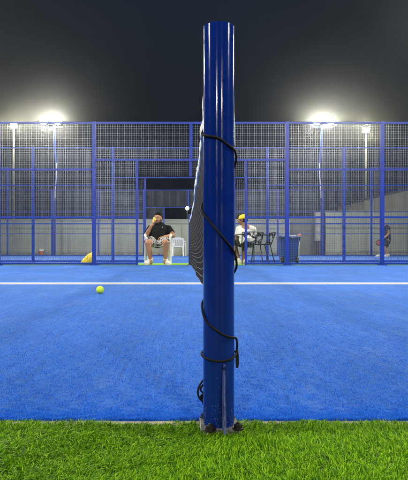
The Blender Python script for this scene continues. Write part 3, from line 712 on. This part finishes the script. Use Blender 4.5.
tb.frus(SL + Vector((.015, 0, .01)), SL + (EL - SL) * .68, 0.080, 0.078); tb.frus(SR + Vector((-.015, 0, .01)), SR + (ER - SR) * .68, 0.080, 0.078)
tb.frus((-0.700, 12.215, 0.83), (-0.706, 12.20, 0.885), 0.090, 0.074)
o = tb.blob('t_shirt', M_tee_black, T, 0.008, 5)
lb = MB(); pc = P(162.4, 227.2, 12.02); lb.ell(pc, (0.013, 0.03, 0.009)); lb.build('chest_logo', M_white, o, smooth=True)
sb = MB()                                                        # patterned shorts
M_shorts = mat('patterned_shorts', (0.02, 0.02, 0.02), 0.85)
n, l, p = nodes_of(M_shorts); t = n.new('ShaderNodeTexCoord'); wv = n.new('ShaderNodeTexNoise'); wv.inputs['Scale'].default_value = 15; wv.inputs['Detail'].default_value = 1.5; wv.inputs['Distortion'].default_value = 2.5
l.new(t.outputs['Object'], wv.inputs['Vector']); r = n.new('ShaderNodeValToRGB'); r.color_ramp.interpolation = 'CONSTANT'
r.color_ramp.elements[0].color = (0.014, 0.014, 0.016, 1); r.color_ramp.elements[1].position = 0.49; r.color_ramp.elements[1].color = (0.6, 0.6, 0.6, 1); l.new(wv.outputs['Fac'], r.inputs[0]); l.new(r.outputs[0], p.inputs['Base Color'])
for h_, k_ in ((HL, KNL), (HR, KNR)): sb.frus(h_ + Vector((0, .04, 0)), h_ + (k_ - h_) * .80 + Vector((0, 0, .008)), 0.128, 0.112)
sb.ell((-0.71, 12.04, 0.49), (0.225, 0.16, 0.125)); sb.cap(HL + Vector((.03, -.1, -.02)), HR + Vector((-.03, -.1, -.02)), .09, .09)
sb.blob('shorts', M_shorts, T, 0.008, 4)
for a_, tx in ((AL, -0.075), (AR, 0.055)):
    z0 = gz(a_.y); shoe(T, (a_.x, a_.y + 0.035, z0), (a_.x + tx * 1.5, a_.y - 0.195, 0.0), sc=1.22)
    kb = MB(); kb.frus(a_ + Vector((0, 0.0, -0.05)), a_ + Vector((0, 0, 0.075)), 0.052, 0.049); kb.build('sock', M_shoe, T, smooth=True)
# the cup he holds
cc = Vector((-0.788, 11.965, 0.955)); cq = Matrix.Rotation(R(18), 3, 'Y') @ Matrix.Rotation(R(-12), 3, 'X')
T = thing('drink_cup', 'yellow cup held to the mouth of the seated man', 'cup', cc)
b = MB(); b.lathe([(0.026, -0.055), (0.028, -0.05), (0.036, 0.05), (0.037, 0.055), (0.034, 0.055), (0.033, 0.045), (0.001, 0.044)], cc, 20, cq); b.build('cup_body', M_cup, T, smooth=True)
b = MB(); b.tube([cc + cq @ Vector((0.036 * math.cos(a), 0.036 * math.sin(a), 0.055)) for a in [2 * math.pi * k / 20 for k in range(20)]], 0.003, 6, closed=True); b.build('rim', M_white, T, smooth=True)

# --- man in white shirt and yellow cap, seen from behind
T = thing('person', 'seated man seen from behind in white t-shirt and yellow cap', 'person', (1.25, 12.25, gz(12.25)), 'people beyond the court')
b = MB()
hc = Vector((1.178, 12.30, 0.965)); f2 = Vector((-0.92, 0.30, -0.12))
q, HM = head(b, hc, f2)
b.chain([(1.225, 12.27, 0.80), (1.19, 12.285, 0.91)], [0.07, 0.057])
SL, SR = Vector((1.085, 12.34, 0.785)), Vector((1.405, 12.22, 0.775))
b.chain([SL, (1.24, 12.27, 0.81), SR], [0.056, 0.068, 0.056])
b.chain([(1.245, 12.27, 0.77), (1.255, 12.26, 0.62), (1.27, 12.24, 0.50)], [0.125, 0.125, 0.13])
EL, WL = Vector((1.055, 12.38, 0.53)), Vector((0.985, 12.60, 0.56))
ER, WR = Vector((1.44, 12.36, 0.545)), Vector((1.25, 12.56, 0.56))
for s_, e_, w_, th in ((SL, EL, WL, 1), (SR, ER, WR, -1)):
    b.chain([s_, e_, w_], [0.054, 0.043, 0.028]); d = (w_ - e_).normalized(); hand(b, w_, w_ + d * 0.075, d.cross(Vector((0, 0, 1))), (0, 0, -1), 0.017, thumb=th)
legs = ((Vector((1.17, 12.28, 0.47)), Vector((0.98, 12.64, 0.50)), Vector((1.08, 12.42, 0.08)), Vector((1.02, 12.16, 0))), (Vector((1.33, 12.2, 0.47)), Vector((1.22, 12.66, 0.50)), Vector((1.29, 12.5, 0.08)), Vector((1.27, 12.24, 0))))
legs = ((Vector((1.17, 12.28, 0.47)), Vector((1.00, 12.62, 0.50)), Vector((1.09, 12.40, 0.075))), (Vector((1.33, 12.22, 0.47)), Vector((1.22, 12.64, 0.50)), Vector((1.25, 12.60, 0.075))))
for h_, k_, a_ in legs: b.chain([h_, k_, a_], [0.095, 0.062, 0.04]); b.cap(k_ + (a_ - k_) * .15, k_ + (a_ - k_) * .45, 0.056, 0.053); b.cap(a_, a_ + Vector((-0.07, 0.03, -0.03)), .038, .034)
b.blob('body', M_skin2, T, 0.006, 3)
eyes(q, HM, T)
hb = MB(); hb.ell(q(0, -0.03, 0.0), (0.079, 0.085, 0.075), HM); hb.blob('hair', M_hair, T, 0.007, 3)
cb = MB()
cb.lathe([(0.088, 0.030), (0.093, 0.032), (0.092, 0.06), (0.080, 0.100), (0.055, 0.124), (0.02, 0.134), (0.001, 0.135)], hc + HM @ Vector((0, -0.014, 0)), 24, HM, 1.0, 1.14)
cb.add([hc + HM @ Vector((x_, y_, z_)) for z_ in (0.030, 0.036) for x_, y_ in ((-.075, .06), (-.06, .12), (-.02, .155), (.02, .155), (.06, .12), (.075, .06))], [(5, 4, 3, 2, 1, 0), (6, 7, 8, 9, 10, 11)] + [(k, (k + 1) % 6, 6 + (k + 1) % 6, 6 + k) for k in range(6)])
cb.build('cap', M_yellow, T, smooth=True)
tb = MB(); tb.chain([SL + Vector((.015, 0, -.01)), (1.24, 12.27, 0.795), SR + Vector((-.015, 0, -.01))], [0.074, 0.088, 0.074])
tb.ell((1.245, 12.27, 0.68), (0.185, 0.145, 0.17)); tb.ell((1.262, 12.25, 0.55), (0.185, 0.155, 0.13)); tb.frus((1.27, 12.24, 0.45), (1.262, 12.25, 0.56), .18, .182)
tb.frus(SL + Vector((.012, 0, .01)), SL + (EL - SL) * .6, .072, .07); tb.frus(SR + Vector((-.012, 0, .01)), SR + (ER - SR) * .6, .072, .07); tb.frus((1.228, 12.27, .81), (1.215, 12.275, .86), .08, .067)
tb.blob('t_shirt', M_tee_white, T, 0.008, 5)
sb = MB()
for h_, k_, a_ in legs: sb.frus(h_, h_ + (k_ - h_) * .95, .118, .085)
sb.ell((1.265, 12.25, .475), (.19, .15, .11)); sb.blob('shorts', M_dark, T, 0.008, 4)
for h_, k_, a_ in legs: shoe(T, (a_.x + 0.03, a_.y - 0.01, gz(a_.y)), (a_.x - 0.19, a_.y + 0.07, gz(a_.y)))

# --- player with a red paddle on the second court
yp = 22.6; zp = gz(yp)
T = thing('person', 'standing player in dark navy clothes and white shoes with a red paddle', 'person', (P(386, 0, yp).x, yp, zp), 'people beyond the court')
b = MB()
q, HM = head(b, P(381.8, 220.5, yp), (-0.95, -0.25, -0.15))
sh = P(386.5, 228.0, yp); hp = P(387.0, 240.5, yp)
b.chain([P(383.4, 224.5, yp), sh + Vector((-.03, 0, .03))], [0.055, 0.06])
SA, SB_ = sh + Vector((0.02, -0.17, 0)), sh + Vector((0.0, 0.17, 0)); b.chain([SA, sh, SB_], [0.055, 0.08, 0.055]); b.chain([sh, (sh + hp) / 2, hp], [0.115, 0.12, 0.125])
EA, WA = P(388.6, 234.0, yp - .26), P(382.6, 239.5, yp - .30); b.chain([SA, EA, WA], [0.052, 0.042, 0.028]); hand(b, WA, WA + (WA - EA).normalized() * 0.075, (0, 1, 0.2), (-.2, 0, -.9), 0.016)
EB, WB = P(383, 233, yp + .24), P(379.6, 229, yp + .1); b.chain([SB_, EB, WB], [0.052, 0.042, 0.028]); hand(b, WB, WB + (WB - EB).normalized() * .075, (0, 1, 0), (-.3, -.2, -.8), .016)
lg = ((hp + Vector((0, -.1, -.02)), P(384.5, 247.5, yp - .14), P(387.6, 253.6, yp - .14)), (hp + Vector((0, .1, -.02)), P(381.5, 247.2, yp + .16), P(380.6, 253.8, yp + .16)))
for h_, k_, a_ in lg: b.chain([h_, k_, a_], [0.09, 0.06, 0.04]); b.cap(k_ + (a_ - k_) * .15, k_ + (a_ - k_) * .5, .054, .05)
b.blob('body', M_skin, T, 0.007, 3)
eyes(q, HM, T)
hb = MB(); hb.ell(q(0, -0.022, 0.045), (0.085, 0.10, 0.086), HM); hb.blob('hair', M_hair, T, 0.007, 3)
tb = MB(); tb.chain([SA, sh, SB_], [0.07, 0.098, 0.07]); tb.chain([sh, (sh + hp) / 2], [0.135, 0.145]); tb.frus((sh + hp) / 2, hp, .145, .15); tb.frus(SA, SA + (EA - SA) * .45, .068, .066); tb.frus(SB_, SB_ + (EB - SB_) * .5, .068, .066)
tb.blob('t_shirt', M_navy, T, .008, 4)
sb = MB(); sb.ell(hp, (.145, .17, .12))
for h_, k_, a_ in lg: sb.frus(h_, h_ + (k_ - h_) * .85, .115, .10)
sb.blob('shorts', M_dark, T, .008, 4)
for h_, k_, a_ in lg: shoe(T, (a_.x + .05, a_.y, gz(a_.y)), (a_.x - .22, a_.y - .06, gz(a_.y)))
# paddle
pc = P(378.8, 242.6, yp - .31); d = (pc - WA).normalized()
T = thing('padel_racket', 'red and black paddle held low in the player\'s hand', 'racket', pc)
qq = Matrix((d.cross(Vector((0.25, 1, 0.1))).normalized(), d.cross(d.cross(Vector((0.25, 1, 0.1)))).normalized(), d)).transposed()
b = MB(); b.ell(pc, (0.118, 0.019, 0.132), qq, 24, 12); b.build('frame', M_black, T, smooth=True)
b = MB(); b.ell(pc, (0.104, 0.0215, 0.118), qq, 24, 12); b.build('face', M_red, T, smooth=True)
b = MB(); b.tube([pc - d * .12, WA + d * .02], 0.016, 10); b.build('handle', M_black, T, smooth=True)

# ------------------------------------------------------------------ black lattice chairs
def lattice_chair(loc, ang, label):
    T = thing('lattice_chair', label, 'chair', loc, 'black lattice chairs')
    L = Vector(loc); q = rotz(ang); w = lambda x, y, z: L + q @ Vector((x, y, z))
    b = MB()
    for k in range(7): b.box(w(0, -0.2 + 0.065 * k, 0.44), (0.42, 0.045, 0.016), q)
    b.tube([w(-.21, -.22, .44), w(.21, -.22, .44), w(.21, .22, .44), w(-.21, .22, .44)], 0.011, 6, closed=True); b.build('seat', M_blackmetal, T)
    b = MB()
    def bk(u, t): return w(u * (0.22 + 0.02 * t), 0.215 + 0.10 * t - 0.05 * u * u + 0.05, 0.43 + 0.27 * t)
    b.tube([bk(-1, 0)] + [bk(-1, t / 8) for t in range(1, 8)] + [bk(u / 6, 1.0 + .04 * (1 - (u / 6) ** 2)) for u in range(-6, 7)] + [bk(1, t / 8) for t in range(7, -1, -1)], 0.011, 7)
    b.tube([bk(u / 6, 0.06) for u in range(-6, 7)], 0.009, 6)
    rs = random.Random(5)
    sites = [(rs.uniform(-.95, .95), rs.uniform(.08, .98)) for _ in range(38)]
    for i, (u, t) in enumerate(sites):                            # leaf-like openwork: each site joined to its nearest three
        near = sorted(range(len(sites)), key=lambda j: (sites[j][0] - u) ** 2 * .36 + (sites[j][1] - t) ** 2)[1:5]
        for j in near:
            if j > i or i not in sorted(range(len(sites)), key=lambda k: (sites[k][0] - sites[j][0]) ** 2 * .36 + (sites[k][1] - sites[j][1]) ** 2)[1:5]: b.tube([bk(u, t), bk(*sites[j])], 0.0095, 5)
    for u in (-.8, -.4, 0, .4, .8): b.tube([bk(u, 1.0), bk(*min(sites, key=lambda s_: (s_[0] - u) ** 2 + (s_[1] - 1) ** 2))], .008, 5); b.tube([bk(u, .06), bk(*min(sites, key=lambda s_: (s_[0] - u) ** 2 + s_[1] ** 2))], .008, 5)
    b.build('backrest', M_blackmetal, T)
    for s in (-1, 1):
        b = MB(); b.tube([w(s * .225, .30, .66), w(s * .27, .1, .66), w(s * .27, -.14, .65), w(s * .255, -.2, .6), w(s * .235, -.2, .44)], 0.011, 7); b.build('armrest', M_blackmetal, T, smooth=True)
        b = MB(); b.tube([w(s * .21, -.2, .44), w(s * .235, -.26, 0)], .012, 7); b.build('leg', M_blackmetal, T)
        b = MB(); b.tube([w(s * .21, .2, .44), w(s * .235, .30, 0)], .012, 7); b.build('leg', M_blackmetal, T)
    return T
lattice_chair((1.285, 12.22, gz(12.22)), R(193), 'black openwork chair with the man in the yellow cap sitting in it')
c = P(260.5, 263, 12.25); lattice_chair((c.x, 12.5, gz(12.45)), R(245), 'empty black openwork chair between the seated man and the blue bin')

# ------------------------------------------------------------------ wheeled bin, stick, sack, jug
c = P(288.3, 262, 12.6); zb_ = gz(12.6)
T = thing('wheelie_bin', 'dark blue wheeled rubbish bin behind the tall fence post', 'bin', (c.x, 12.6, zb_))
b = MB(); 
def ringbox(z, wx, wy): return [(c.x - wx, 12.6 - wy, z), (c.x + wx, 12.6 - wy, z), (c.x + wx, 12.6 + wy, z), (c.x - wx, 12.6 + wy, z)]
lv = [(0.045, .165, .17), (0.06, .175, .18), (0.52, .205, .225), (0.521, .222, .242), (0.58, .225, .245)]
b.v = [p_ for z_, a_, d_ in lv for p_ in ringbox(z_ + zb_, a_, d_)]
b.f = [(3, 2, 1, 0)] + [(i * 4 + k, i * 4 + (k + 1) % 4, i * 4 + 4 + (k + 1) % 4, i * 4 + 4 + k) for i in range(len(lv) - 1) for k in range(4)] + [tuple(len(lv) * 4 - 4 + k for k in range(4))]
b.build('body', M_bin, T, bevel=0.008)
b = MB(); lv = [(0.584, .24, .265), (0.61, .24, .265), (0.645, .19, .21), (0.655, .12, .14)]
b.v = [p_ for z_, a_, d_ in lv for p_ in ringbox(z_ + zb_, a_, d_)]
b.f = [(3, 2, 1, 0)] + [(i * 4 + k, i * 4 + (k + 1) % 4, i * 4 + 4 + (k + 1) % 4, i * 4 + 4 + k) for i in range(len(lv) - 1) for k in range(4)] + [tuple(len(lv) * 4 - 4 + k for k in range(4))]
b.build('lid', M_binlid, T, bevel=0.008)
for s in (-1, 1):
    b = MB(); qw = Matrix.Rotation(R(90), 3, 'Y'); cw = Vector((c.x + s * 0.165, 12.43, zb_ + 0.082))
    b.lathe([(0.055, -.03), (0.079, -.028), (0.082, -.015), (0.082, .015), (0.079, .028), (.055, .03)], cw, 24, qw); wv_ = b.build('wheel', M_black, T, smooth=True)
    b = MB(); b.lathe([(0.03, -.034), (.03, .034)], cw, 16, qw); b.build('hub', M_galv, wv_)
b = MB(); b.tube([(c.x - .2, 12.36, zb_ + .57), (c.x - .2, 12.31, zb_ + .60), (c.x + .2, 12.31, zb_ + .60), (c.x + .2, 12.36, zb_ + .57)], .014, 8); b.build('handle', M_bin, T, smooth=True)

a = P(298.6, 256, 12.95); t_ = P(299.2, 235, 12.95)
T = thing('broom_stick', 'thin pale stick with an orange tip leaning beside the blue bin', 'stick', (a.x, 12.95, gz(12.95)))
b = MB(); b.tube([(a.x, 12.95, gz(12.95)), (t_.x, 12.95, t_.z)], .011, 8); b.build('shaft', M_pale, T, smooth=True)
b = MB(); b.tube([(t_.x - .03, 12.95, t_.z), (t_.x + .035, 12.95, t_.z + .012)], .019, 8); b.build('tip', M_orange, T, smooth=True)

# yellow soft sack: creased, leaning mound
c = P(89.5, 264, 11.73)
b = MB(); zs = gz(11.73)
b.cap((c.x + .02, 11.74, zs + .10), (c.x + .075, 11.75, zs + .21), .13, .07); b.cap((c.x - .10, 11.72, zs + .06), (c.x + .02, 11.74, zs + .12), .075, .125); b.cap((c.x + .055, 11.75, zs + .2), (c.x + .07, 11.75, zs + .25), .06, .035)
o = b.build('yellow_sack', M_yellow, off=(c.x, 11.73, zs)); o.location = (c.x, 11.73, zs)
r_ = o.modifiers.new('r', 'REMESH'); r_.mode = 'VOXEL'; r_.voxel_size = 0.009; r_.use_smooth_shade = True
o.modifiers.new('s', 'SMOOTH').iterations = 9
tx = bpy.data.textures.new('creases', 'CLOUDS'); tx.noise_scale = 0.06
dm = o.modifiers.new('d', 'DISPLACE'); dm.texture = tx; dm.strength = 0.022; dm.mid_level = 0.5
tag(o, 'crumpled bright yellow sack on the green strip behind the fence post', 'sack')

c = P(41.2, 254.5, 25.6); zj = gz(25.6)
T = thing('plastic_tub', 'small orange tub with a white lid by the foot of the grey wall', 'tub', (c.x, 25.6, zj))
b = MB(); b.lathe([(.085, 0), (.09, .01), (.115, .20), (.12, .21)], (c.x, 25.6, zj), 20); b.build('body', M_orange, T, smooth=True)
b = MB(); b.lathe([(.128, .212), (.13, .235), (.11, .27), (.05, .285)], (c.x, 25.6, zj), 20); b.build('lid', M_white, T, smooth=True)
b = MB(); b.tube([(c.x - .1, 25.6, zj + .26), (c.x - .05, 25.6, zj + .33), (c.x + .05, 25.6, zj + .34), (c.x + .1, 25.6, zj + .27)], .012, 6); b.build('handle', M_white, T, smooth=True)

# ------------------------------------------------------------------ grass blades and turf fibres
def blades(name, m, X, Y, Z, H, WID, LEAN, AZ, seg=3):
    N = len(X); nv = seg * 2 + 1
    ca, sa = np.cos(AZ), np.sin(AZ)
    face = AZ + np.pi / 2 + rng.normal(0, 0.5, N); cf, sf = np.cos(face), np.sin(face)
    V = np.zeros((N, nv, 3), np.float32)
    for s in range(seg + 1):
        t = s / seg; d = LEAN * H * t ** 1.7; z = Z + H * t * (1 - 0.35 * LEAN * t * np.minimum(1, LEAN)); hw = WID / 2 * (1 - t * 0.55)
        x, y = X + ca * d, Y + sa * d
        if s < seg:
            V[:, 2 * s] = np.stack([x - cf * hw, y - sf * hw, z], 1); V[:, 2 * s + 1] = np.stack([x + cf * hw, y + sf * hw, z], 1)
        else: V[:, 2 * s] = np.stack([x, y, z], 1)
    base = (np.arange(N) * nv)[:, None]
    quads = np.concatenate([base + np.array([2 * s, 2 * s + 1, 2 * s + 3, 2 * s + 2])[None] for s in range(seg - 1)], 1).reshape(N, -1) if seg > 1 else np.zeros((N, 0), int)
    tri = base + np.array([2 * seg - 2, 2 * seg - 1, 2 * seg])[None]
    loops = np.concatenate([quads, tri], 1).astype(np.int32); lens = np.array([4] * (seg - 1) + [3], np.int32)
    me = bpy.data.meshes.new(name); me.vertices.add(N * nv); me.vertices.foreach_set('co', V.ravel())
    L = loops.size; me.loops.add(L); me.loops.foreach_set('vertex_index', loops.ravel())
    ll = np.tile(lens, N); me.polygons.add(len(ll)); st = np.concatenate([[0], np.cumsum(ll)[:-1]]).astype(np.int32)
    me.polygons.foreach_set('loop_start', st); me.polygons.foreach_set('loop_total', ll.astype(np.int32)); me.update(calc_edges=True)
    me.polygons.foreach_set('use_smooth', np.ones(len(ll), bool)); me.materials.append(m)
    o = bpy.data.objects.new(name, me); C.objects.link(o); o['kind'] = 'stuff'; return o
def tufts(n, x0, x1, y0, y1, per=8, r=0.0032):
    tx_, ty_ = rng.uniform(x0, x1, n), rng.uniform(y0, y1, n)
    return np.repeat(tx_, per) + rng.normal(0, r, n * per), np.repeat(ty_, per) + rng.normal(0, r, n * per), np.repeat(np.arange(n), per)
parts = []
for n_, x0, x1, y0, y1 in ((15500, -1.0, 1.0, 0.95, 1.512), (12000, -3.2, 3.2, -0.6, 1.512)):
    x, y, i = tufts(n_, x0, x1, y0, y1); parts.append((x, y))
X = np.concatenate([a for a, _ in parts]); Y = np.concatenate([a for _, a in parts])
keep = ~((np.abs(X - PX) < 0.046) & (np.abs(Y - PY) < 0.048)) & (Y < 1.500 + 0.009 * np.sin(X * 9 + 1) + 0.006 * np.sin(X * 31))
near_edge = (np.abs(X - PX) < 0.064) & (np.abs(Y - PY) < 0.058); keep &= ~(near_edge & (rng.random(len(X)) < 0.2))
X, Y = X[keep], Y[keep]; N = len(X)
az = rng.uniform(0, 2 * np.pi, N) ; swirl = 1.2 * np.sin(X * 5.1 + 1.3 * np.sin(Y * 7)) + 0.6
az = np.where(rng.random(N) < 0.65, swirl + rng.normal(0, 0.55, N) , az)
hmod = 0.85 + 0.25 * np.sin(X * 17 + 3 * np.sin(Y * 13)) * np.sin(Y * 21 + 1)
blades('grass', M_grass, X, Y, np.full(N, -0.004, np.float32), rng.uniform(0.010, 0.022, N) * hmod, rng.uniform(0.0014, 0.0024, N), rng.gamma(3.4, 0.34, N), az)
# short fibres of the blue turf, thinning with distance
n_ = 640000; u = rng.random(n_); Y = 1.516 * (5.6 / 1.516) ** (u ** 1.35); X = rng.uniform(-1, 1, n_) * (0.50 + 0.52 * Y)
ne = 85000; Y[:ne] = 1.516 + rng.exponential(0.035, ne); X[:ne] = rng.uniform(-1.3, 1.3, ne)          # ragged pile along the cut edge
N = n_; clump = 0.75 + 0.35 * np.sin(X * 61 + 2 * np.sin(Y * 47)) * np.sin(Y * 83 + np.sin(X * 29))
keep = ((X - PX) ** 2 + (Y - PY) ** 2 > 0.075 ** 2); X, Y, clump = X[keep], Y[keep], clump[keep]; N = len(X)
blades('turf_fibres', M_fibre, X, Y, np.full(N, -0.001, np.float32), rng.uniform(0.004, 0.0085, N) * clump * np.minimum(1, 2.6 / Y) * (1 + 0.7 * np.exp(-(Y - 1.516) / 0.04)), rng.uniform(0.0011, 0.0020, N) * (0.7 + 0.3 * Y), rng.gamma(2.0, 0.45, N), rng.uniform(0, 6.283, N), seg=1)
# stray sand grains and bits on the turf close by
b = MB()
for k in range(190):
    y = 1.54 + 3.2 * random.random() ** 1.6; x = random.uniform(-1, 1) * (0.4 * y + .2); r_ = random.uniform(.0005, .0012) * (1 + .25 * y); z = .006
    b.add([(x - r_, y - r_, z), (x + r_, y - r_ * .6, z), (x + r_ * .7, y + r_, z), (x - r_ * .8, y + r_ * .8, z), (x, y, z + r_ * 1.2)], [(0, 1, 4), (1, 2, 4), (2, 3, 4), (3, 0, 4)])
o = b.build('sand_grains', M_kerb); o['kind'] = 'stuff'

# ------------------------------------------------------------------ thin haze, added for the glow round the lamps
if HAZE > 0:
    M_haze = bpy.data.materials.new('glow_haze'); M_haze.use_nodes = True
    n = M_haze.node_tree.nodes; l = M_haze.node_tree.links; n.remove(n['Principled BSDF'])
    v = n.new('ShaderNodeVolumePrincipled'); v.inputs['Color'].default_value = (0.9, 0.93, 0.95, 1); v.inputs['Density'].default_value = HAZE; v.inputs['Anisotropy'].default_value = 0.955
    l.new(v.outputs[0], n['Material Output'].inputs['Volume'])
    b = MB(); b.box((0, 12, 5.0), (60, 70, 12.4)); o = b.build('haze', M_haze); o['kind'] = 'stuff'
